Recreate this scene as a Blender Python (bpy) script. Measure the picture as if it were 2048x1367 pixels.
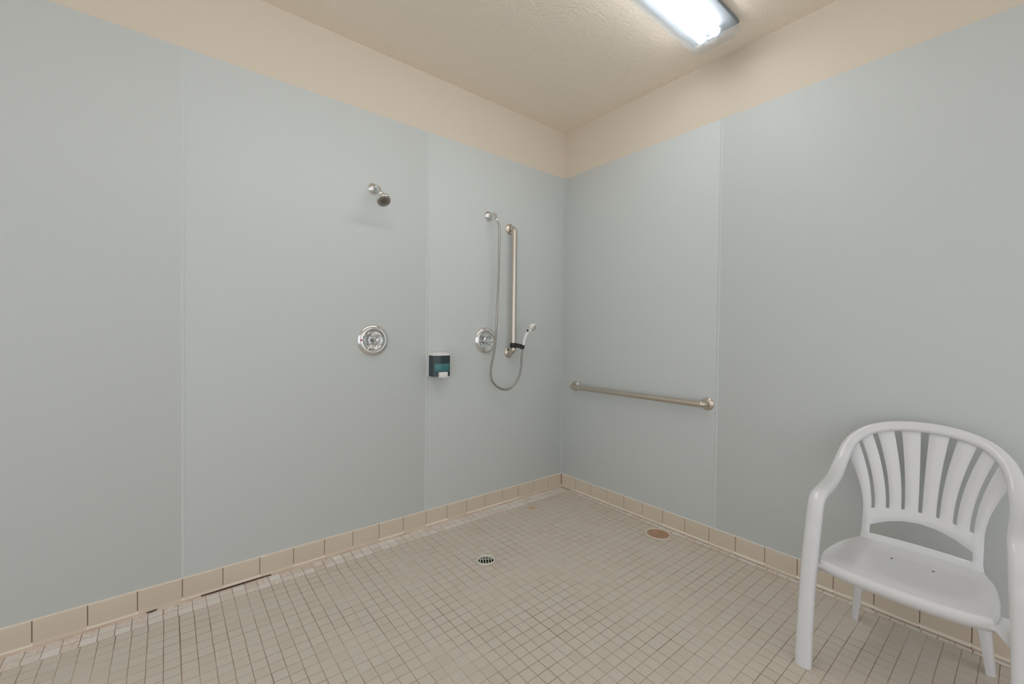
import bpy, bmesh, math, random
from mathutils import Vector, Matrix
random.seed(7)
for o in list(bpy.data.objects): bpy.data.objects.remove(o)
S = bpy.context.scene
COL = S.collection

# ------------------------------------------------------------------ camera
F, CX, CY = 848.62, 1024.0, 683.5
CAM = Vector((-2.5012, -2.4269, 1.2287))
YAW, PIT, ROL = .8893, -.0166, .0117
fw = Vector((math.cos(YAW)*math.cos(PIT), math.sin(YAW)*math.cos(PIT), math.sin(PIT)))
r0 = Vector((math.sin(YAW), -math.cos(YAW), 0)); u0 = r0.cross(fw)
rt = r0*math.cos(ROL)+u0*math.sin(ROL); up = u0*math.cos(ROL)-r0*math.sin(ROL)
cd = bpy.data.cameras.new('camera'); cam = bpy.data.objects.new('camera', cd); COL.objects.link(cam)
cd.sensor_fit = 'HORIZONTAL'; cd.sensor_width = 36; cd.lens = F/2048*36; cd.clip_start = .02
M = Matrix((rt, up, -fw)).transposed().to_4x4(); M.translation = CAM; cam.matrix_world = M
S.camera = cam
def at(px, py, axis, val):          # pixel -> point on the plane axis = val
    d = fw+rt*((px-CX)/F)-up*((py-CY)/F)
    return CAM+d*((val-CAM[axis])/d[axis])
def proj(p):
    d = Vector(p)-CAM; z = d.dot(fw)
    return (CX+F*d.dot(rt)/z, CY-F*d.dot(up)/z, z) if z > .05 else (0, 0, -1)

# ------------------------------------------------------------------ world, exposure
w = bpy.data.worlds.new('world'); S.world = w; w.use_nodes = True
w.node_tree.nodes['Background'].inputs[0].default_value = (.96, .985, 1.02, 1)
w.node_tree.nodes['Background'].inputs[1].default_value = 1.15  # added uniform fill, entering where the walls behind the camera are omitted
vs = S.view_settings; vs.view_transform = 'Standard'; vs.look = 'None'; vs.gamma = 1; vs.use_curve_mapping = False
vs.exposure = 0.0
TUBE_POWER = 17.0
S.cycles.max_bounces = 14; S.cycles.diffuse_bounces = 9; S.cycles.transparent_max_bounces = 12

# ------------------------------------------------------------------ materials
def lin(c): return tuple(((v/255)/12.92 if v/255 <= .04045 else ((v/255+.055)/1.055)**2.4) for v in c)+(1,)
def mat(name, col, rough=.5, metal=0, spec=.5, coat=0):
    m = bpy.data.materials.new(name); m.use_nodes = True
    b = m.node_tree.nodes['Principled BSDF']
    b.inputs['Base Color'].default_value = lin(col); b.inputs['Roughness'].default_value = rough
    b.inputs['Metallic'].default_value = metal; b.inputs['Specular IOR Level'].default_value = spec
    b.inputs['Coat Weight'].default_value = coat
    return m
def N(m, t, **k):
    n = m.node_tree.nodes.new(t)
    for a, v in k.items():
        if a in n.inputs: n.inputs[a].default_value = v
        else: setattr(n, a, v)
    return n
def L(m, a, b): m.node_tree.links.new(a, b)
def pos(m): return N(m, 'ShaderNodeNewGeometry').outputs['Position']
def noise(m, scale, detail=2, vec=None, rough=.5):
    n = N(m, 'ShaderNodeTexNoise', Scale=scale, Detail=detail, Roughness=rough); L(m, vec or pos(m), n.inputs['Vector']); return n.outputs['Fac']
def ramp(m, fac, stops):
    n = N(m, 'ShaderNodeValToRGB'); e = n.color_ramp.elements
    while len(e) < len(stops): e.new(.5)
    for x, (p, c) in zip(e, stops): x.position = p; x.color = lin(c)
    L(m, fac, n.inputs['Fac']); return n.outputs['Color']
def mixc(m, fac, a, b, blend='MIX'):
    n = N(m, 'ShaderNodeMix', data_type='RGBA', blend_type=blend)
    for s, v in ((n.inputs[0], fac), (n.inputs[6], a), (n.inputs[7], b)):
        if hasattr(v, 'is_linked'): L(m, v, s)
        else: s.default_value = v
    return n.outputs[2]
def bump(m, h, strength, dist):
    b = m.node_tree.nodes['Principled BSDF']; n = N(m, 'ShaderNodeBump', Strength=strength, Distance=dist)
    L(m, h, n.inputs['Height']); L(m, n.outputs['Normal'], b.inputs['Normal'])
def setcol(m, c): L(m, c, m.node_tree.nodes['Principled BSDF'].inputs['Base Color'])

m_panel = mat('wall_panel_gloss', (197, 202, 201), .55, spec=.4)
bump(m_panel, noise(m_panel, 160, 2), .10, .002)
m_paint = mat('beige_paint', (211, 200, 185), .6, spec=.3); bump(m_paint, noise(m_paint, 220, 2), .12, .002)
m_ceil = mat('stippled_ceiling', (236, 225, 210), .8, spec=.2); bump(m_ceil, noise(m_ceil, 70, 4), .45, .006)
m_base = mat('base_tile_glaze', (186, 169, 149), .22, spec=.5)
setcol(m_base, ramp(m_base, noise(m_base, 2.2, 1), [(.3, (198, 184, 166)), (.7, (203, 190, 173))]))
m_caulk = mat('pink_caulk', (188, 163, 142), .6)
m_caulk_n = noise(m_caulk, 9, 4); setcol(m_caulk, ramp(m_caulk, m_caulk_n, [(.35, (190, 165, 146)), (.6, (208, 190, 173))]))
m_grout = mat('floor_grout', (150, 128, 112), .85, spec=.2)
setcol(m_grout, ramp(m_grout, noise(m_grout, 3.1, 3), [(.34, (142, 123, 109)), (.5, (166, 148, 134)), (.66, (190, 179, 166))]))
m_crack = mat('dark_gap', (70, 48, 36), .9, spec=.1)
m_tile = mat('floor_tile', (186, 176, 162), .55, spec=.35)
def tilecol(m, stops, speck):
    g = N(m, 'ShaderNodeNewGeometry'); oi = N(m, 'ShaderNodeObjectInfo')
    a = N(m, 'ShaderNodeMath', operation='ADD'); L(m, g.outputs['Random Per Island'], a.inputs[0]); L(m, oi.outputs['Random'], a.inputs[1])
    f = N(m, 'ShaderNodeMath', operation='FRACT'); L(m, a.outputs[0], f.inputs[0])
    c = ramp(m, f.outputs[0], stops)
    s = ramp(m, noise(m, 420, 3, rough=.7), speck)
    return mixc(m, 1.0, c, s, 'MULTIPLY')
setcol(m_tile, tilecol(m_tile, [(0, (207, 197, 185)), (.35, (211, 202, 190)), (.7, (209, 203, 192)), (1, (212, 201, 190))],
                       [(.30, (196, 190, 182)), (.44, (250, 249, 247)), (.62, (255, 255, 255))]))
bump(m_tile, noise(m_tile, 300, 2), .08, .001)
m_worn = mat('worn_border_tile', (198, 190, 182), .5, spec=.35)
def island(m, mul):
    g = N(m, 'ShaderNodeNewGeometry'); oi = N(m, 'ShaderNodeObjectInfo')
    a = N(m, 'ShaderNodeMath', operation='ADD'); L(m, g.outputs['Random Per Island'], a.inputs[0]); L(m, oi.outputs['Random'], a.inputs[1])
    b = N(m, 'ShaderNodeMath', operation='MULTIPLY'); L(m, a.outputs[0], b.inputs[0]); b.inputs[1].default_value = mul
    f = N(m, 'ShaderNodeMath', operation='FRACT'); L(m, b.outputs[0], f.inputs[0]); return f.outputs[0]
c1 = tilecol(m_worn, [(0, (222, 212, 200)), (.25, (236, 233, 230)), (.45, (222, 214, 206)), (.7, (232, 230, 226)), (1, (216, 205, 192))], [(.3, (226, 220, 214)), (.5, (255, 255, 255))])
fac = ramp(m_worn, noise(m_worn, 75, 4, rough=.65), [(.46, (0, 0, 0)), (.56, (255, 255, 255))])
amt = ramp(m_worn, island(m_worn, 17.0), [(.42, (20, 20, 20)), (.75, (215, 215, 215))])
mm = N(m_worn, 'ShaderNodeMath', operation='MULTIPLY'); L(m_worn, fac, mm.inputs[0]); L(m_worn, amt, mm.inputs[1])
setcol(m_worn, mixc(m_worn, mm.outputs[0], c1, lin((208, 187, 171))))
m_ochre = mat('ochre_tile', (206, 174, 138), .6)
m_chrome = mat('chrome', (226, 226, 224), .08, 1)
m_satin = mat('satin_nickel', (208, 199, 187), .3, 1)
m_steel = mat('hose_steel', (166, 164, 157), .28, 1)
m_hosebump = N(m_steel, 'ShaderNodeTexWave', Scale=180); m_hosebump.bands_direction = 'Z'; L(m_steel, pos(m_steel), m_hosebump.inputs['Vector']); bump(m_steel, m_hosebump.outputs['Fac'], .25, .001)
m_white = mat('white_plastic', (224, 224, 222), .3, spec=.5)
m_chair = mat('chair_resin', (219, 220, 222), .2, spec=.5)
m_black = mat('black_plastic', (22, 22, 20), .45)
m_grey = mat('grey_face', (176, 176, 172), .5)
m_dark = mat('dark_rubber', (96, 93, 80), .3)
m_red = mat('red_mark', (170, 60, 66), .4)
m_hole = mat('drain_pit', (24, 22, 18), .8, spec=.1)
m_teal = mat('smoked_teal', (40, 58, 60), .15, spec=.5)
m_soap = mat('teal_soap', (62, 118, 120), .2)
m_rust = mat('brown_cover', (140, 100, 76), .55)
setcol(m_rust, ramp(m_rust, noise(m_rust, 22, 4), [(.35, (160, 142, 118)), (.5, (172, 138, 112)), (.65, (186, 146, 122))]))
m_pale = mat('pale_ring', (236, 224, 208), .4)
m_fix = mat('fixture_white', (216, 208, 196), .4)
m_pan = mat('greyed_reflector', (122, 130, 138), .5)  # pan colour greyed down to offset the glare of the tubes
m_acr = mat('clear_knob', (245, 248, 248), .04)
b = m_acr.node_tree.nodes['Principled BSDF']; b.inputs['Transmission Weight'].default_value = .88; b.inputs['IOR'].default_value = 1.4
m_tube = bpy.data.materials.new('lit_tube'); m_tube.use_nodes = True; nt = m_tube.node_tree; nt.nodes.clear()
e = nt.nodes.new('ShaderNodeEmission'); e.inputs[0].default_value = (1, .985, .965, 1); e.inputs[1].default_value = TUBE_POWER
nt.links.new(e.outputs[0], nt.nodes.new('ShaderNodeOutputMaterial').inputs[0])
m_lens = bpy.data.materials.new('clear_lens'); m_lens.use_nodes = True; nt = m_lens.node_tree; nt.nodes.clear()
tr = nt.nodes.new('ShaderNodeBsdfTransparent'); tr.inputs[0].default_value = (.96, .98, 1, 1)
tl = nt.nodes.new('ShaderNodeBsdfTranslucent'); tl.inputs[0].default_value = (.72, .8, .85, 1)
gl = nt.nodes.new('ShaderNodeBsdfGlossy'); gl.inputs['Roughness'].default_value = .15
m1 = nt.nodes.new('ShaderNodeMixShader'); m1.inputs[0].default_value = .06; nt.links.new(tr.outputs[0], m1.inputs[1]); nt.links.new(tl.outputs[0], m1.inputs[2])
m2 = nt.nodes.new('ShaderNodeMixShader'); m2.inputs[0].default_value = .07; nt.links.new(m1.outputs[0], m2.inputs[1]); nt.links.new(gl.outputs[0], m2.inputs[2])
nt.links.new(m2.outputs[0], nt.nodes.new('ShaderNodeOutputMaterial').inputs[0])

# ------------------------------------------------------------------ mesh helpers (world coordinates)
def root_loc(o):
    while o.parent: o = o.parent
    return Vector(o.location)
def obj(name, bm, m, parent=None, smooth=True, label=None):
    if parent: bmesh.ops.translate(bm, verts=bm.verts, vec=-root_loc(parent))
    bmesh.ops.recalc_face_normals(bm, faces=bm.faces)
    me = bpy.data.meshes.new(name); bm.to_mesh(me); bm.free()
    if smooth: me.shade_smooth(); me.set_sharp_from_angle(angle=math.radians(38))
    for x in (m if isinstance(m, (list, tuple)) else [m]): me.materials.append(x)
    o = bpy.data.objects.new(name, me); COL.objects.link(o)
    if parent: o.parent = parent
    if label: o['label'] = label
    return o
def thing(name, label, cat, loc):
    o = bpy.data.objects.new(name, None); COL.objects.link(o); o.location = loc
    o.empty_display_size = .05; o['label'] = label; o['category'] = cat
    return o
def struct(name, bm, m):
    o = obj(name, bm, m); o['kind'] = 'structure'; return o
def box(bm, a, b, bev=0):
    a, b = Vector(a), Vector(b); c = (a+b)/2; s = b-a
    r = bmesh.ops.create_cube(bm, size=1, matrix=Matrix.Translation(c) @ Matrix.Diagonal((abs(s.x), abs(s.y), abs(s.z), 1)))
    if bev:
        ed = list({e for v in r['verts'] for e in v.link_edges})
        bmesh.ops.bevel(bm, geom=ed, offset=bev, segments=2, affect='EDGES', profile=.5)
    return bm
def B(a, b, bev=0): return box(bmesh.new(), a, b, bev)
def ring_loft(bm, rings, cap=True, closed=True):
    vr = [[bm.verts.new(p) for p in r] for r in rings]
    n = len(rings[0])
    for a, b in zip(vr, vr[1:]):
        for i in range(n if closed else n-1):
            j = (i+1) % n; bm.faces.new((a[i], a[j], b[j], b[i]))
    if cap: bm.faces.new(vr[0][::-1]); bm.faces.new(vr[-1])
    return bm
def frame(axis):
    z = Vector(axis).normalized(); x = z.orthogonal().normalized(); return x, z.cross(x), z
def lathe(bm, origin, axis, prof, seg=40, cap=True):      # prof: (radius, height along axis)
    x, y, z = frame(axis); o = Vector(origin)
    rings = [[o+z*h+(x*math.cos(t)+y*math.sin(t))*max(r, 1e-5) for t in (2*math.pi*i/seg for i in range(seg))] for r, h in prof]
    return ring_loft(bm, rings, cap)
def LA(origin, axis, prof, seg=40, cap=True): return lathe(bmesh.new(), origin, axis, prof, seg, cap)
def catmull(pts, n=8):
    pts = [Vector(p) for p in pts]; P = [pts[0]*2-pts[1]]+pts+[pts[-1]*2-pts[-2]]; out = []
    for i in range(1, len(P)-2):
        a, b, c, d = P[i-1:i+3]
        for k in range(n):
            t = k/n
            out.append(.5*((2*b)+(c-a)*t+(2*a-5*b+4*c-d)*t*t+(3*b-a-3*c+d)*t**3))
    return out+[pts[-1]]
def tube(bm, path, rad, seg=14, cap=True):
    path = [Vector(p) for p in path]; n = len(path); rings = []
    t = (path[1]-path[0]).normalized(); x = t.orthogonal().normalized()
    for i, p in enumerate(path):
        t2 = (path[min(i+1, n-1)]-path[max(i-1, 0)]).normalized()
        x = (x-t2*x.dot(t2)).normalized(); y = t2.cross(x)
        r = rad[i] if isinstance(rad, (list, tuple)) else rad
        rings.append([p+(x*math.cos(a)+y*math.sin(a))*r for a in (2*math.pi*k/seg for k in range(seg))])
    return ring_loft(bm, rings, cap)
def T(path, rad, seg=14, cap=True): return tube(bmesh.new(), path, rad, seg, cap)

# ------------------------------------------------------------------ room shell
XW, YW = -5.2, -4.6              # far ends behind the camera, left unwalled to let the fill in
ZC, ZP, ZT = 2.857, 2.497, .103    # ceiling, panel top, base tile top
wl = struct('wall_left', B((XW-.1, .003, -.05), (.1, .1, ZC)), m_paint)
wr = struct('wall_right', B((.003, YW-.1, -.05), (.1, .003, ZC)), m_paint)
struct('ceiling', B((XW-.1, YW-.1, ZC), (.1, .1, ZC+.1)), m_ceil)
PB = .094
def vpanel(wall, lo, hi):
    if wall is wl: bm = B((lo, 0, PB), (hi, .003, ZP), .0008)
    else: bm = B((0, lo, PB), (.003, hi, ZP), .0008)
    obj('panel', bm, m_panel, wall)
SL = (-1.2265, -2.4475); SR = (-1.256, -2.475)
for a, b2 in ((-.001, SL[0]), SL, (SL[1], XW)): vpanel(wl, b2+.001, a-.001)
for a, b2 in ((-.001, SR[0]), SR, (SR[1], YW)): vpanel(wr, b2+.001, a-.001)
def strip(wall, c, hw=.0075, t=.0014):
    pr = [(-hw, 0), (-hw+.0015, t*.55), (-hw*.35, t), (hw*.35, t), (hw-.0015, t*.55), (hw, 0)]
    bm = bmesh.new()
    rings = []
    for z in (PB, ZP):
        rings.append([(c+s, -d, z) if wall is wl else (-d, c+s, z) for s, d in pr])
    ring_loft(bm, rings)
    obj('seam_strip', bm, m_panel, wall)
for c in SL: strip(wl, c)
for c in SR: strip(wr, c)
bm = bmesh.new()                   # inside corner moulding
pr = [(0, 0), (-.017, 0), (-.0165, -.0012), (-.015, -.0018), (-.005, -.0022), (-.0022, -.005), (-.0018, -.013), (-.0012, -.0145), (0, -.015)]
ring_loft(bm, [[(x, y, z) for x, y in pr] for z in (PB, ZP+.002)])
m_corner = mat('corner_moulding', (182, 186, 184), .5)
obj('corner_strip', bm, m_corner, wl)

# base tiles: a cove profile, one object for each tile
P6 = .1524
prof = [(0, 0), (0, ZT), (.0045, ZT), (.0068, ZT-.0012), (.008, ZT-.004), (.008, .0195), (.0086, .017), (.0118, .0132), (.0142, .0100), (.0148, .0075), (.0148, 0)]
def base_tile_mesh(length, along):
    bm = bmesh.new(); g = .0013
    e = .0012
    ring_loft(bm, [[((s, -max(d-i, 0), z-(i if z > .09 else 0)) if along == 'x' else (-max(d-i, 0), s, z-(i if z > .09 else 0))) for d, z in prof] for s, i in ((-length+g, e), (-length+g+e, 0), (-g-e, 0), (-g, e))])
    bmesh.ops.recalc_face_normals(bm, faces=bm.faces)
    me = bpy.data.meshes.new('base_tile'); bm.to_mesh(me); bm.free(); me.shade_smooth(); me.set_sharp_from_angle(angle=math.radians(24)); me.materials.append(m_base)
    return me
m_joint = mat('base_joint', (128, 108, 92), .85, spec=.2)
m_bead = mat('pale_bead', (222, 211, 196), .45)  # caulk on the tile tops, also the painted toe highlight
bl = struct('baseboard_left', B((XW, -.0052, 0), (-.0, .003, ZT-.004)), m_joint)
br = struct('baseboard_right', B((-.0052, YW, 0), (.003, -.0, ZT-.004)), m_joint)
ml, mr = base_tile_mesh(P6*1.005, 'x'), base_tile_mesh(P6*.995, 'y')
for k in range(33):
    o = bpy.data.objects.new('base_tile', ml); COL.objects.link(o); o.parent = bl
    o.location = (-.001-k*P6*1.005, random.uniform(-.0006, .0002), random.uniform(-.0007, .0007) if k else 0)
for k in range(30):
    o = bpy.data.objects.new('base_tile', mr); COL.objects.link(o); o.parent = br
    o.location = (random.uniform(-.0006, .0002), -.0165-k*P6*.995, random.uniform(-.0007, .0007))
# pale bead along the tile tops, worn caulk and the painted highlight on the tile toe
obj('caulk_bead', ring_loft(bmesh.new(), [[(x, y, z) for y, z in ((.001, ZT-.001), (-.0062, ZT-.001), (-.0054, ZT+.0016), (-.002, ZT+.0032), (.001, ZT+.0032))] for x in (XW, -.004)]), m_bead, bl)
m_bead2 = mat('cool_bead', (216, 214, 208), .45)
obj('caulk_bead', ring_loft(bmesh.new(), [[(x, y, z) for x, z in ((.001, ZT-.001), (-.0062, ZT-.001), (-.0054, ZT+.0016), (-.002, ZT+.0032), (.001, ZT+.0032))] for y in (YW, -.004)]), m_bead2, br)
toe = ((.0064, .0182), (.0096, .0155), (.0126, .0126), (.0146, .0098), (.0150, .0068), (.008, .0068))  # toe strip: light caught by the lip, put into a pale colour
obj('toe_highlight', ring_loft(bmesh.new(), [[(x, -d, z) for d, z in toe] for x in (XW, -.0148)]), m_bead, bl)
obj('toe_highlight', ring_loft(bmesh.new(), [[(-d, y, z) for d, z in toe] for y in (YW, -.0148)]), m_bead, br)
bm = bmesh.new(); n = 240; rings = []
for i in range(n+1):
    x = XW+i*(-.012-XW)/n; wv = .0212+.0022*math.sin(i*.9)+random.uniform(-.0012, .0016)
    rings.append([(x, -.012, -.002), (x, -.012, .0065), (x, -.0165, .0040), (x, -wv, .0009), (x, -wv-.002, -.002)])
ring_loft(bm, rings); obj('caulk_fillet', bm, m_caulk, bl)
bm = bmesh.new(); rings = []
for i in range(n+1):
    y = YW+i*(-.012-YW)/n
    rings.append([(-.010, y, -.002), (-.010, y, .0035), (-.0148, y, .0012), (-.0158, y, -.002)])
ring_loft(bm, rings); obj('caulk_fillet', bm, m_joint, br)
def crack(pts, wid):               # open gap under the left base tiles
    bm = bmesh.new(); vs_ = []
    for i, (px, py) in enumerate(pts):
        p = at(px, py, 2, .0058); t = i/(len(pts)-1); h = wid*(.25+math.sin(math.pi*t)*.75)
        vs_.append([(p.x, p.y+h, .0078), (p.x, p.y-h, .0066), (p.x, p.y-h, .0036), (p.x, p.y+h, .0036)])
    ring_loft(bm, vs_); obj('caulk_gap', bm, m_crack, bl)
crack([(402, 1191), (425, 1184.5), (447, 1177.5), (470, 1170.5), (494, 1163), (520, 1155), (543, 1148.5)], .0022)
crack([(293, 1225), (302, 1222.5), (314, 1218)], .0016)

# ------------------------------------------------------------------ floor
DR, DRR = Vector((-1.1535, -.561, 0)), .052       # drain
CO, COR = Vector((-.1285, -.9695, 0)), .0735      # cleanout cover
bm = bmesh.new(); zg = -.0008; hs = .07
xs = [XW-.1, DR.x-hs, DR.x+hs, .1]; ys = [YW-.1, DR.y-hs, DR.y+hs, .1]
for i in range(3):
    for j in range(3):
        if i == j == 1: continue
        bm.faces.new([bm.verts.new((x, y, zg)) for x, y in ((xs[i], ys[j]), (xs[i+1], ys[j]), (xs[i+1], ys[j+1]), (xs[i], ys[j+1]))])
def sq(t):
    c, s = math.cos(t), math.sin(t); k = hs/max(abs(c), abs(s)); return (DR.x+c*k, DR.y+s*k, zg)
K = 48
for i in range(K):
    t, t2 = 2*math.pi*i/K, 2*math.pi*(i+1)/K; r = DRR-.004
    bm.faces.new([bm.verts.new(p) for p in (sq(t), sq(t2), (DR.x+math.cos(t2)*r, DR.y+math.sin(t2)*r, zg), (DR.x+math.cos(t)*r, DR.y+math.sin(t)*r, zg))])
bmesh.ops.remove_doubles(bm, verts=bm.verts, dist=1e-5)
fl = struct('floor', bm, m_grout)

rects = []                          # x0, x1, y0, y1, material, joint
G = .0027
ox = -1.2147; px_ = .0500; oy = -.118
XB, XS = -.049, -.0155
k0 = int((XW-ox)/px_)-1
xl = [ox+px_*k for k in range(k0, 30)]
xl = [x for x in xl if x < XB-.012]+[XB]
nrow = int((oy-YW)/.05)
och = at(1066, 1014.5, 2, 0)
for j in range(nrow):
    y1, y0 = oy-.05*j, oy-.05*(j+1)
    for a, b2 in zip(xl, xl[1:]):
        dj = .0012*math.sin(.7*(j//6)+1.3*(int((a+4)/.3)))      # sheet to sheet drift
        mi = 2 if (a < och.x < b2 and y0 < och.y < y1) else 0
        rects.append((a+dj, b2+dj, y0, y1, mi))
for r in range(2):
    for k in range(-60, 60):
        x0 = -2.2646+.0508*k
        if x0 < XW or x0 > -.035: continue
        rects.append((x0, min(x0+.0508, XS), -.0205-.0487*(r+1), -.0205-.0487*r, 1))
for k in range(90):
    y1 = -.118-.0495*k
    if y1-.05 < YW: break
    rects.append((XB+.003, XS-.0005, y1-.0495, y1, 1))
TH = .004
def tile_geo(bm, hx, hy, c=(0, 0, 0), mi=0):
    rings = []
    for d, z in ((0, -TH), (0, -.0006), (.0006, 0)):
        rings.append([(c[0]+sx*(hx-d), c[1]+sy*(hy-d), c[2]+z) for sx, sy in ((-1, -1), (1, -1), (1, 1), (-1, 1))])
    vr = [[bm.verts.new(p) for p in r] for r in rings]
    fs = [bm.faces.new((a[i], a[(i+1) % 4], b_[(i+1) % 4], b_[i])) for a, b_ in zip(vr, vr[1:]) for i in range(4)]+[bm.faces.new(vr[-1])]
    for f in fs: f.material_index = mi
def cut_tile(bm, x0, x1, y0, y1, c, r, mi):        # tile nibbled round a circle: fine grid, inner cells dropped
    n = 14; V_ = {}
    def vert(i, j):
        if (i, j) not in V_:
            p = Vector((x0+(x1-x0)*i/n, y0+(y1-y0)*j/n)); d = p-Vector((c.x, c.y))
            if d.length < r: p = Vector((c.x, c.y))+d.normalized()*r
            V_[i, j] = bm.verts.new((min(max(p.x, x0), x1), min(max(p.y, y0), y1), 0))
        return V_[i, j]
    for i in range(n):
        for j in range(n):
            q = Vector((x0+(x1-x0)*(i+.5)/n-c.x, y0+(y1-y0)*(j+.5)/n-c.y))
            if q.length > r:
                f = bm.faces.new((vert(i, j), vert(i+1, j), vert(i+1, j+1), vert(i, j+1))); f.material_index = mi
scored = []
for R_ in rects:
    x0, x1, y0, y1, mi = R_
    pp = [proj((x, y, 0)) for x, y in ((x0, y0), (x1, y0), (x1, y1), (x0, y1))]
    vis = all(q[2] > 0 for q in pp) and all(0 < q[0] < 2048 and 0 < q[1] < 1367 for q in pp)
    ar = abs(sum(pp[i][0]*pp[(i+1) % 4][1]-pp[(i+1) % 4][0]*pp[i][1] for i in range(4)))/2 if vis else 0
    scored.append((ar, R_))
scored.sort(key=lambda t: -t[0])
bm = bmesh.new(); cache = {}; count = 0
MT = [m_tile, m_worn, m_ochre]
for ar, (x0, x1, y0, y1, mi) in scored:
    hx, hy = (x1-x0-G)/2, (y1-y0-G)/2; c = Vector(((x0+x1)/2, (y0+y1)/2, 0))
    z = random.uniform(-.0004, .0003)
    hit = None
    for cc, rr in ((DR, DRR+.001), (CO, COR+.001)):
        nx, ny = min(max(cc.x, x0), x1), min(max(cc.y, y0), y1)
        if math.hypot(nx-cc.x, ny-cc.y) < rr: hit = (cc, rr)
    if hit:
        cut_tile(bm, c.x-hx, c.x+hx, c.y-hy, c.y+hy, hit[0], hit[1], mi)
        continue
    if count < 300 and ar > 0:
        key = (round(hx, 4), round(hy, 4), mi)
        if key not in cache:
            b2 = bmesh.new(); tile_geo(b2, hx, hy); bmesh.ops.recalc_face_normals(b2, faces=b2.faces)
            me = bpy.data.meshes.new('tile'); b2.to_mesh(me); b2.free(); me.materials.append(MT[mi]); cache[key] = me
        o = bpy.data.objects.new('tile', cache[key]); COL.objects.link(o); o.parent = fl
        o.location = (c.x+random.uniform(-.0004, .0004), c.y+random.uniform(-.0004, .0004), z); o.rotation_euler = (0, 0, random.uniform(-.008, .008)); count += 1
    else:
        tile_geo(bm, hx, hy, (c.x+random.uniform(-.0003, .0003), c.y+random.uniform(-.0003, .0003), z), mi)
o = obj('tile_field', bm, MT, fl, smooth=False); o['kind'] = 'stuff'

# ------------------------------------------------------------------ floor drain and cleanout cover
m_zinc = mat('zinc_rim', (206, 206, 194), .35, .2)
m_zinc.node_tree.nodes['Principled BSDF'].inputs['Base Color'].default_value = lin((232, 230, 218))
t = thing('floor_drain', 'small round metal floor drain with slotted grate in the tiles', 'floor drain', (DR.x, DR.y, -.045))
r = DRR
obj('rim', LA(DR, (0, 0, 1), [(r-.009, -.01), (r-.009, .0006), (r-.0075, .0022), (r-.002, .0022), (r, .0004), (r, -.003)], 48, False), m_zinc, t)
obj('drain_cup', LA(DR, (0, 0, 1), [(r-.0085, -.003), (r-.0085, -.02), (r-.02, -.045), (.0001, -.045)], 40, False), m_hole, t)
dv = Vector((math.cos(YAW+.12), math.sin(YAW+.12), 0)); dn = Vector((-dv.y, dv.x, 0)); R2 = r-.0085
gm = mat('drain_metal', (196, 198, 188), .35, .3)
for i in range(-2, 3):
    s = i*.0150; h = math.sqrt(R2*R2-s*s)*.97; bm = bmesh.new()
    rings = []
    for q in (-h, -h*.5, 0, h*.5, h):
        p = DR+dn*s+dv*q; dz = -.004-.004*(1-(q/h)**2)
        rings.append([p+dn*a+Vector((0, 0, z+dz)) for a, z in ((-.0034, -.003), (.0034, -.003), (.0028, .0015), (-.0028, .0015))])
    ring_loft(bm, rings); obj('grate_bar', bm, gm, t)
bm = bmesh.new()
for sgn in (-1, 1):
    p = DR+dv*(sgn*R2*.5)-Vector((0, 0, .0085)); q1 = p-dn*R2*.84; q2 = p+dn*R2*.84
    ring_loft(bm, [[q+dv*a+Vector((0, 0, z)) for a, z in ((-.0026, -.002), (.0026, -.002), (.0026, .002), (-.0026, .002))] for q in (q1, q2)])
obj('grate_crossbar', bm, gm, t)

t = thing('cleanout_cover', 'round rust-brown floor plate with pale rim near right wall', 'floor plate', (CO.x, CO.y, -.0012))
r = COR
obj('rim', LA(CO, (0, 0, 1), [(r-.0065, -.001), (r-.0065, .001), (r-.005, .0026), (r-.0015, .0026), (r, .0008), (r, -.001)], 56, False), m_pale, t)
obj('cover_plate', LA(CO, (0, 0, 1), [(r-.0055, -.001), (r-.0055, .0002), (r-.012, .0006), (.0001, .0009)], 56, False), m_rust, t)

# ------------------------------------------------------------------ ceiling light
LX0, LX1, LY = -2.665, -.215, -1.318
t = thing('ceiling_light', 'lit fluorescent wraparound ceiling light with clear lens and two tubes', 'ceiling light', ((LX0+LX1)/2, LY, ZC))
obj('pan', B((LX0+.01, LY-.122, ZC-.020), (LX1-.01, LY+.122, ZC-.0002), .004), m_pan, t)
obj('reflector', B((LX0+.03, LY-.02, ZC-.034), (LX1-.03, LY+.02, ZC-.0195), .004), m_pan, t)
sec = [(-.118, -.016), (-.116, -.05), (-.108, -.072), (-.096, -.079), (0, -.0815), (.096, -.079), (.108, -.072), (.116, -.05), (.118, -.016)]
bm = bmesh.new()
xs_ = [(LX0, .90), (LX0+.008, .97), (LX0+.02, 1), (LX1-.02, 1), (LX1-.008, .97), (LX1, .90)]
rings = [[(x, LY+y*(.97+.03*k), ZC+(z if k == 1 else -.016+(z+.016)*k)) for y, z in sec] for x, k in xs_]
ring_loft(bm, rings, cap=False, closed=False)
for k in (0, -1):
    bm.faces.new([bm.verts.new(p) for p in rings[k]])
bmesh.ops.remove_doubles(bm, verts=bm.verts, dist=1e-5)
obj('lens', bm, m_lens, t)
for dy in (-.037, .037):
  for xa in (LX0+.075, (LX0+LX1)/2+.015):
    c = Vector((xa, LY+dy, ZC-.05)); ln = (LX1-LX0)/2-.09
    tb = obj('tube', LA(c, (1, 0, 0), [(.012, 0), (.021, .008), (.021, ln-.008), (.012, ln)], 24), m_tube, t)
    for q, s in ((c, -1), (c+Vector((ln, 0, 0)), 1)):
        obj('tube_cap', LA(q, (s, 0, 0), [(.0185, -.004), (.0195, .002), (.0195, .014), (.006, .016)], 20), m_pan, tb)
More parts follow.
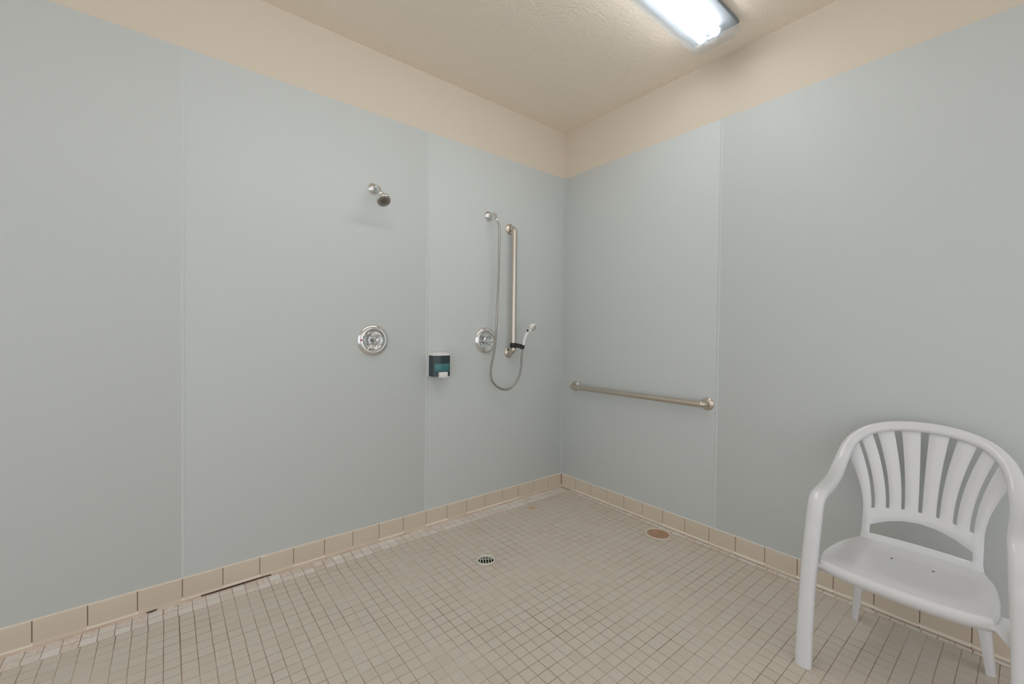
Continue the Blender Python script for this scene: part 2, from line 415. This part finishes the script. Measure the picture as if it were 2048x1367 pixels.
for x in (LX0+.05, (LX0+LX1)/2, LX1-.05):
    obj('lamp_holder', B((x-.008, LY-.055, ZC-.052), (x+.008, LY+.055, ZC-.0195), .003), m_pan, t)

# ------------------------------------------------------------------ fixed shower head
WY = (0, -1, 0)
fx, fz = -1.577, 2.064
t = thing('fixed_shower', 'small chrome fixed shower head on bent wall arm', 'shower', (fx, 0, fz))
obj('wall_flange', LA((fx, 0, fz), WY, [(.0325, 0), (.0325, .004), (.030, .008), (.019, .015), (.0125, .018), (.0115, .02)], 36), m_chrome, t)
arm = catmull([(fx, -.005, fz), (fx, -.045, fz-.001), (fx, -.078, fz-.014), (fx, -.1, fz-.04), (fx, -.116, fz-.062)], 8)
obj('shower_arm', T(arm, .0105, 16), m_chrome, t)
hd = Vector((.02, -.62, -.78)).normalized(); ho = Vector((fx, -.113, fz-.058))
sp = obj('spray_head', LA(ho, hd, [(.011, -.012), (.0165, -.004), (.0165, .006), (.0135, .009), (.0155, .014), (.024, .028), (.0355, .040), (.0385, .047), (.0385, .060), (.0365, .063), (.034, .063)], 40, False), m_chrome, t)
fc = ho+hd*.0615
obj('spray_face', LA(fc, hd, [(.0345, -.003), (.0345, .0006), (.012, .0012), (.0001, .0025)], 36, False), m_dark, sp)
bm = bmesh.new(); ax, ay, az = frame(hd)
for k in range(22):
    a = 2*math.pi*k/22; lathe(bm, fc+(ax*math.cos(a)+ay*math.sin(a))*.028, hd, [(.0032, 0), (.0030, .003), (.0018, .004)], 8)
for k in range(10):
    a = 2*math.pi*k/10; lathe(bm, fc+(ax*math.cos(a)+ay*math.sin(a))*.017, hd, [(.0022, 0), (.0022, .003), (.0014, .004)], 8)
obj('nozzles', bm, m_grey, sp)

# ------------------------------------------------------------------ valves
def valve(x, z, label, hot):
    t = thing('shower_valve', label, 'shower valve', (x, 0, z)); o = (x, 0, z)
    obj('escutcheon', LA(o, WY, [(.090, 0), (.0905, .004), (.088, .008), (.082, .0115), (.0795, .0125), (.077, .017), (.071, .0195), (.0655, .0185), (.0625, .014), (.061, .006), (.058, .004), (.030, .0045), (.022, .006), (.022, .010)], 64), m_chrome, t)
    obj('stem', LA((x, -.004, z), WY, [(.021, 0), (.021, .02), (.017, .026), (.012, .028), (.012, .036)], 32), m_chrome, t)
    bm = bmesh.new(); rings = []
    pf = [(.016, .030), (.026, .032), (.034, .040), (.0365, .052), (.036, .066), (.032, .074), (.022, .079), (.013, .079), (.012, .077), (.0001, .077)]
    for rr, h in pf:
        rings.append([Vector((x+math.cos(a)*rr*(1+.05*math.cos(8*a)*(rr > .02)), -h, z+math.sin(a)*rr*(1+.05*math.cos(8*a)*(rr > .02)))) for a in (2*math.pi*i/64 for i in range(64))])
    ring_loft(bm, rings); kn = obj('knob', bm, m_acr, t, label='clear faceted acrylic knob')
    obj('knob_cap', LA((x, -.0765, z), WY, [(.0115, 0), (.0115, .004), (.009, .006), (.0001, .0064)], 24), m_chrome, kn)
    for k in (0, 1):
        a = math.pi*.5+math.pi*k
        obj('screw', LA((x+math.cos(a+.6)*.046, -.004, z+math.sin(a+.6)*.046), WY, [(.006, 0), (.006, .003), (.003, .0045), (.0001, .0045)], 14), m_chrome, t)
    if hot:
        obj('red_mark', LA((x-.0745, -.0172, z), (-.35, -1, 0), [(.006, -.002), (.006, .0012), (.004, .0016)], 14), m_red, t)
    obj('stop_tab', B((x-.018, -.014, z-.05), (x+.004, -.008, z-.043), .002), m_white, t)
valve(-1.574, 1.189, 'round chrome shower valve with clear knob below the fixed shower head', True)
valve(-.770, 1.188, 'round chrome shower valve with clear knob beside the vertical grab bar', False)

# ------------------------------------------------------------------ grab bars
def flange_pf(r): return [(r, 0), (r, .003), (r-.002, .007), (r-.010, .011), (.0205, .012), (.0195, .013)]
zt, zb, gx = 1.997, 1.100, -.566
t = thing('grab_bar', 'vertical satin metal grab bar on the left wall', 'grab bar', (gx, 0, zb))
for z in (zt, zb): obj('wall_flange', LA((gx, 0, z), WY, flange_pf(.0385), 40), m_satin, t)
pth = [(gx, -.004, zb), (gx, -.026, zb), (gx, -.045, zb+.008), (gx, -.055, zb+.028), (gx, -.057, zb+.055), (gx, -.057, zb+.45), (gx, -.057, zt-.055), (gx, -.055, zt-.028), (gx, -.045, zt-.008), (gx, -.026, zt), (gx, -.004, zt)]
obj('bar', T(catmull(pth, 6), .0188, 24), m_satin, t)
ya, yb, gz = -.1475, -1.2045, .832
t = thing('grab_bar', 'horizontal satin metal grab bar on the right wall', 'grab bar', (0, (ya+yb)/2, gz))
for y in (ya, yb): obj('wall_flange', LA((0, y, gz), (-1, 0, 0), flange_pf(.0385), 40), m_satin, t)
pth = [(-.004, ya, gz), (-.026, ya, gz), (-.045, ya-.008, gz), (-.055, ya-.028, gz), (-.057, ya-.055, gz), (-.057, (ya+yb)/2, gz), (-.057, yb+.055, gz), (-.055, yb+.028, gz), (-.045, yb+.008, gz), (-.026, yb, gz), (-.004, yb, gz)]
obj('bar', T(catmull(pth, 6), .0188, 24), m_satin, t)

# ------------------------------------------------------------------ hand shower with hose
hx_, hz_ = -.760, 2.058
t = thing('hand_shower', 'white hand shower with long metal hose hanging from wall outlet', 'hand shower', (hx_, 0, hz_))
obj('wall_flange', LA((hx_, 0, hz_), WY, [(.033, 0), (.033, .005), (.030, .011), (.021, .018), (.014, .021), (.0115, .022)], 36), m_chrome, t)
e1 = at(991, 436, 1, -.085)
el = catmull([(hx_, -.01, hz_), (hx_, -.045, hz_+.003), (hx_+.004, -.075, hz_-.006), e1], 8)
obj('outlet_elbow', T(el, .0105, 14), m_chrome, t)
H = [(994, 439.5, -.085), (998.3, 452, -.088), (998.6, 480, -.085), (997.5, 540, -.075), (995, 600, -.07), (992.5, 655, -.092), (988.5, 700, -.088), (982, 735, -.066), (982.5, 756, -.06), (992, 771, -.062), (1008, 778.5, -.07), (1023, 774, -.08), (1036, 757, -.095), (1042, 735, -.108), (1043, 715, -.114), (1044, 704, -.116), (1045.5, 697, -.117)]
hose = catmull([at(a, b_, 1, y) for a, b_, y in H], 8)
obj('hose', T(hose, .0070, 12), m_steel, t)
dtop = (hose[1]-hose[0]).normalized()
obj('hose_nut', LA(hose[0]-dtop*.012, dtop, [(.009, 0), (.012, .003), (.012, .016), (.009, .026), (.0066, .034)], 12), m_chrome, t)
# handset
h0 = at(1045.5, 699, 1, -.117); h1 = at(1048, 683, 1, -.122); h2 = at(1053, 668, 1, -.13); h3 = at(1060, 659.5, 1, -.138)
hp = catmull([h0, h1, h2, h3], 6)
hs_ = obj('handset', T(hp, [.0095+.004*i/(len(hp)-1) for i in range(len(hp))], 18), m_white, t)
fd = Vector((.32, -.84, -.44)).normalized(); hc = at(1066, 654.5, 1, -.146)
obj('spray_head', LA(hc, fd, [(.0001, -.030), (.014, -.028), (.024, -.020), (.0285, -.008), (.0300, .006), (.0285, .010), (.026, .011)], 36), m_white, hs_)
obj('spray_face', LA(hc, fd, [(.0225, .0095), (.0225, .0118), (.014, .0122), (.013, .0105), (.007, .0105), (.006, .013), (.0001, .013)], 32), m_grey, hs_)
bq = at(1055.3, 660.5, 1, -.146)
obj('pause_button', LA(bq, Vector((-.75, -.6, .25)), [(.0075, -.006), (.0075, .001), (.005, .003), (.0001, .004)], 20), m_black, hs_)

t = thing('shower_holder', 'black plastic clamp on the vertical grab bar holding the hand shower', 'shower holder', (gx, -.057, 1.154))
cz = 1.154
obj('clamp', LA((gx, -.057, cz-.0175), (0, 0, 1), [(.0188, 0), (.0235, 0), (.0245, .003), (.0245, .032), (.0235, .035), (.0188, .035)], 32, False), m_black, t)
pc = at(1045, 693, 1, -.117); a0 = Vector((gx+.01, -.072, cz))
dd = (pc-a0); bm = bmesh.new(); sd = dd.cross(Vector((0, 0, 1))).normalized()*.011
ring_loft(bm, [[q+sd*s+Vector((0, 0, zz)) for s, zz in ((-1, -.014), (1, -.014), (1, .016), (-1, .016))] for q in (a0, a0+dd*.9)])
obj('arm', bm, m_black, t)
hdir = (h1-h0).normalized()
obj('cradle', LA(pc-hdir*.018, hdir, [(.0095, 0), (.013, 0), (.0155, .03), (.0115, .03)], 24, False), m_black, t)

# ------------------------------------------------------------------ soap dispenser
sx0, sx1, sz0, sz1 = -1.219, -1.099, .962, 1.094
t = thing('soap_dispenser', 'wall soap dispenser with smoked teal tank, white lid and white push lever', 'soap dispenser', ((sx0+sx1)/2, 0, sz0))
def sec_pts(x0, x1, d, bulge, z, n=12):
    pts = [(x0, -.002, z)]
    for i in range(n+1):
        s = i/n; pts.append((x0+(x1-x0)*s, -(d+bulge*(1-(2*s-1)**2)), z))
    return pts+[(x1, -.002, z)]
obj('back_plate', B((sx0-.003, -.012, sz0-.004), (sx1+.003, -.0002, sz1+.004), .002), m_white, t)
rings = [sec_pts(sx0, sx1, .070, .016, z) for z in (sz0, sz0+.07, sz1)]
tk = obj('tank', ring_loft(bmesh.new(), rings), m_teal, t)
cxs = (sx0+sx1)/2
bm = bmesh.new(); rings = []
for z in (sz0+.030, sz0+.034, sz0+.080, sz0+.084):
    e_ = .0003 if z in (sz0+.034, sz0+.080) else -.002
    rings.append([(sx0+.12*q, -(.070+.016*(1-(2*q-1)**2)+e_), z) for q in (k/14 for k in range(1, 14))]+[(sx0+.111, -.06, z), (sx0+.009, -.06, z)])
ring_loft(bm, rings); obj('soap_level', bm, m_soap, tk, label='teal soap showing through the tank')
rings = [sec_pts(sx0-.002, sx1+.002, .072, .017, sz1), sec_pts(sx0-.002, sx1+.002, .072, .017, sz1+.004), sec_pts(sx0, sx1, .060, .015, sz1+.012), sec_pts(sx0+.004, sx1-.004, .035, .008, sz1+.018)]
obj('lid', ring_loft(bmesh.new(), rings), m_white, t)
obj('push_lever', B((cxs-.029, -.098, sz0-.005), (cxs+.030, -.068, sz0+.029), .003), m_white, t)
obj('spout', LA((cxs+.006, -.078, sz0-.004), (0, 0, -1), [(.009, -.002), (.008, .006), (.005, .009)], 18), m_white, t)

# ------------------------------------------------------------------ plastic armchair (u = distance from right wall, w = towards the corner, z)
Y0 = -2.150
def C(u, w, z): return Vector((-u, Y0+w, z))
t = thing('armchair', 'white plastic garden armchair with slotted fan back against right wall', 'chair', (-.38, Y0, 0))
half = [(.640, .250, 0), (.634, .2495, .12), (.626, .247, .26), (.618, .243, .40), (.609, .237, .52), (.600, .2335, .595), (.585, .232, .624), (.555, .2315, .636), (.48, .234, .640), (.40, .239, .643), (.33, .244, .650), (.265, .2475, .668), (.215, .2465, .700), (.175, .240, .742), (.140, .2205, .787), (.113, .180, .827), (.096, .128, .850), (.087, .066, .863), (.084, 0, .867)]
full = half+[(u, -w-.030*(lambda q: q*q*(3-2*q))(min(1, max(0, (14-(17-i))/8))), z) for i, (u, w, z) in enumerate(half[-2::-1])]
path = catmull([C(*p) for p in full], 6)
nP = len(path); SEG = 22
rings = []
for i, p in enumerate(path):
    tn = (path[min(i+1, nP-1)]-path[max(i-1, 0)]).normalized()
    s = i/(nP-1); hw = i/6                      # control index
    k = min(hw, 36-hw)
    # reference direction: across the band
    refl = Vector((0, 1, 0)) if k < 10 else None
    fr = Vector((-1, 0, .35)).normalized()      # arch face looks into the room
    side = fr.cross(tn)
    if k < 15:
        bl_ = min(max((k-10)/5, 0), 1)
        sgn = 1 if side.y >= 0 else -1
        side = (Vector((0, 1, 0))*sgn*(1-bl_)+side*bl_)
    side = (side-tn*side.dot(tn)).normalized(); nr = side.cross(tn)
    a = .0255 if k < 11 else .0255-.0045*min((k-11)/4, 1)
    bth = .0215 if k < 4 else .0185
    a *= (1.06-.06*min(k/2, 1))
    ring = []
    for q in range(SEG):
        ang = 2*math.pi*q/SEG; c_, s_ = math.cos(ang), math.sin(ang)
        e_ = .72                               # superellipse: softly squared band
        ring.append(p+side*(a*math.copysign(abs(c_)**e_, c_))+nr*(bth*math.copysign(abs(s_)**e_, s_)))
    if rings:                                   # keep ring order continuous
        prev = rings[-1]
        best = min(((sum((ring[(j*d+o_) % SEG]-prev[j]).length_squared for j in range(0, SEG, 3)), d, o_) for d in (1, -1) for o_ in range(SEG)))
        ring = [ring[(j*best[1]+best[2]) % SEG] for j in range(SEG)]
    rings.append(ring)
for r_ in (rings[0], rings[-1]):
    for v in r_: v.z = 0.0
iL, iA = 6*5, 6*13                              # cuts: leg | arm | back rim
obj('leg', ring_loft(bmesh.new(), rings[:iL+1]), m_chair, t)
obj('leg', ring_loft(bmesh.new(), rings[nP-1-iL:]), m_chair, t)
obj('armrest', ring_loft(bmesh.new(), rings[iL:iA+1]), m_chair, t)
obj('armrest', ring_loft(bmesh.new(), rings[nP-1-iA:nP-iL]), m_chair, t)
obj('back_rim', ring_loft(bmesh.new(), rings[iA:nP-iA]), m_chair, t)
# backrest shell: surface u(w, z)
def ub(w, z): return .190-.235*(z-.40)+.62*w*w
def W(w, z): return C(ub(w, z), w, z)
def hit(px, py):
    u = .15
    for _ in range(12):
        p = at(px, py, 0, -u); u = ub(p.y-Y0, p.z)
    return p.y-Y0, p.z
slits_px = [((1709, 902), (1717, 895), (1739, 1020), (1746, 1020)), ((1739, 878), (1749.4, 874), (1768.7, 1021), (1775.8, 1021)), ((1782.8, 866), (1798.6, 864.6), (1800.3, 1024), (1806.8, 1024)),
            ((1838.7, 866), (1856.8, 866), (1834, 1031), (1842, 1031)), ((1897.5, 879), (1915, 885), (1869.8, 1041.6), (1877, 1041.6)), ((1955.5, 905.5), (1967.8, 913.4), (1903, 1054.7), (1910.4, 1054.7)), ((1995, 941.5), (2001, 952), (1936, 1069.6), (1944, 1069.6))]
sl = [[hit(*p) for p in s4] for s4 in slits_px]
tops, bots = [], []
for s4 in sl: tops += [s4[0][0], s4[1][0]]; bots += [s4[2][0], s4[3][0]]
# left-right symmetric: positive w on the corner side
top_w = [(tops[i]-tops[13-i])/2 for i in range(14)]; bot_w = [(bots[i]-bots[13-i])/2 for i in range(14)]
top_w = [.2385]+top_w+[-.2385]; bot_w = [.1745]+bot_w+[-.1745]
def arch(w):                                    # z of the rim centre at a given w
    pts = sorted([(w_, z_) for _, w_, z_ in half[11:]])
    w = min(abs(w), pts[-1][0])
    for (a, za), (b_, zb_) in zip(pts, pts[1:]):
        if a <= w <= b_: return za+(zb_-za)*(w-a)/(b_-a)
    return pts[0][1]
NT = 12
def slit_bot(w): return .535-.55*w*w*1.9
def cres_top(w): return .492-.045*(w/.145)**2
def cres_bot(w): return .4135
grid = []                                       # 16 columns; rows from bottom to top
zrow = lambda w: [.372, .392, cres_bot(w), (cres_bot(w)+cres_top(w))/2, cres_top(w), (cres_top(w)+slit_bot(w))/2, slit_bot(w)]
for c_ in range(16):
    wb, wt = bot_w[c_], top_w[c_]; col = []
    we = wb if abs(wb) < .16 else wb
    for z in zrow(wb):
        wz = wb*(1 if c_ not in (0, 15) else 1+.06*max(0, (.40-z)/.03))
        col.append((wz, z))
    z0 = slit_bot(wb); z1 = arch(wt)-(.004 if c_ not in (0, 15) else .012)
    if c_ in (0, 15): z1 = .715
    for k in range(1, NT+1):
        q = k/NT; e_ = q**1.75
        col.append((wb+(wt-wb)*e_, z0+(z1-z0)*q))
    grid.append(col)
bm = bmesh.new(); V = [[bm.verts.new(W(w_, z_)) for w_, z_ in col] for col in grid]
nr_ = len(grid[0])
for c_ in range(15):
    for r_ in range(nr_-1):
        if c_ % 2 == 1 and r_ >= 6: continue                    # slits
        if 1 <= c_ <= 13 and r_ in (2, 3): continue             # crescent opening
        bm.faces.new((V[c_][r_], V[c_+1][r_], V[c_+1][r_+1], V[c_][r_+1]))
bk = obj('backrest', bm, m_chair, t)
sm = bk.modifiers.new('thick', 'SOLIDIFY'); sm.thickness = .009; sm.offset = 0
bv = bk.modifiers.new('soft', 'BEVEL'); bv.width = .0015; bv.segments = 1; bv.limit_method = 'ANGLE'
# seat
def seat_half(u):                               # half width of the seat
    P_ = [(.165, .166), (.22, .176), (.28, .195), (.36, .212), (.46, .2205), (.54, .222), (.585, .216), (.605, .205)]
    for (a, wa), (b_, wb_) in zip(P_, P_[1:]):
        if u <= b_: return wa+(wb_-wa)*max(0, (u-a))/(b_-a)
    return P_[-1][1]
def seat_z(u, s):
    q = (u-.17)/(.60-.17)
    z = .384+.020*q-.016*math.sin(math.pi*min(max(q, 0), 1))*(1-abs(s)**3)
    z += .006*abs(s)**4
    if q > .78: z -= .012*((q-.78)/.22)**2
    return z
us = [.165, .19, .22, .26, .30, .34, .38, .42, .46, .50, .535, .56, .58, .592]
NS = 24
bm = bmesh.new(); rows = []
for u in us:
    row = []
    for j in range(NS+1):
        s = -1+2*j/NS; fwd = .018*(1-s*s)*min(max((u-.40)/.19, 0), 1)
        row.append(C(u+fwd, s*seat_half(u), seat_z(u, s)))
    rows.append(row)
V = [[bm.verts.new(p) for p in r_] for r_ in rows]
for a, b_ in zip(V, V[1:]):
    for j in range(NS): bm.faces.new((a[j], a[j+1], b_[j+1], b_[j]))
# skirt: sides and front lip
loop = [V[i][0] for i in range(len(us))]+V[-1][1:]+[V[i][NS] for i in range(len(us)-2, -1, -1)]
prev = loop
for dz, outw in ((-.006, .0045), (-.018, .0065), (-.040, .0045)):
    cur = []
    for v0 in loop:
        c0 = C(.36, 0, 0); d = Vector((v0.co.x-c0.x, v0.co.y-c0.y, 0)).normalized()
        sc = 1 if -v0.co.x > .35 else .6
        cur.append(bm.verts.new((v0.co.x+d.x*outw, v0.co.y+d.y*outw, v0.co.z+dz*sc)))
    for i in range(len(loop)-1): bm.faces.new((prev[i], prev[i+1], cur[i+1], cur[i]))
    prev = cur
st = obj('seat', bm, m_chair, t)
sm = st.modifiers.new('thick', 'SOLIDIFY'); sm.thickness = .004; sm.offset = -1
for w_ in (.058, -.058):
    u = .315; obj('drain_hole', LA(C(u, w_, seat_z(u, w_/.2)-.003), (0, 0, 1), [(.0042, 0), (.0042, .0034), (.0001, .0036)], 14), m_hole, st)
# rear legs: tapered angle section
for s in (1, -1):
    bm = bmesh.new(); rings = []
    for q in (0, .25, .5, .75, 1):
        z = .366*(1-q); u = .222-.077*q; w_ = s*(.158+.038*q); h = .026-.010*q; d = .034-.014*q
        rings.append([C(u+a*d, w_+s*b_*h, z) for a, b_ in ((1, -.55), (1.05, .1), (.75, .75), (.1, 1), (-.9, .95), (-1, .8), (-.1, .75), (.45, .45), (.7, 0), (.72, -.6))])
    ring_loft(bm, rings); obj('leg', bm, m_chair, t)
# tabs joining the seat to the front legs
for s in (1, -1):
    bm = bmesh.new()
    wo = .236 if s > 0 else .262
    ring_loft(bm, [[C(u, s*w_, z) for u, z in ((.520, .384), (.600, .384), (.600, zz), (.520, zz))] for w_, zz in ((.206, .374), (.222, .368), (wo, .318))])
    obj('seat_bracket', bm, m_chair, t)
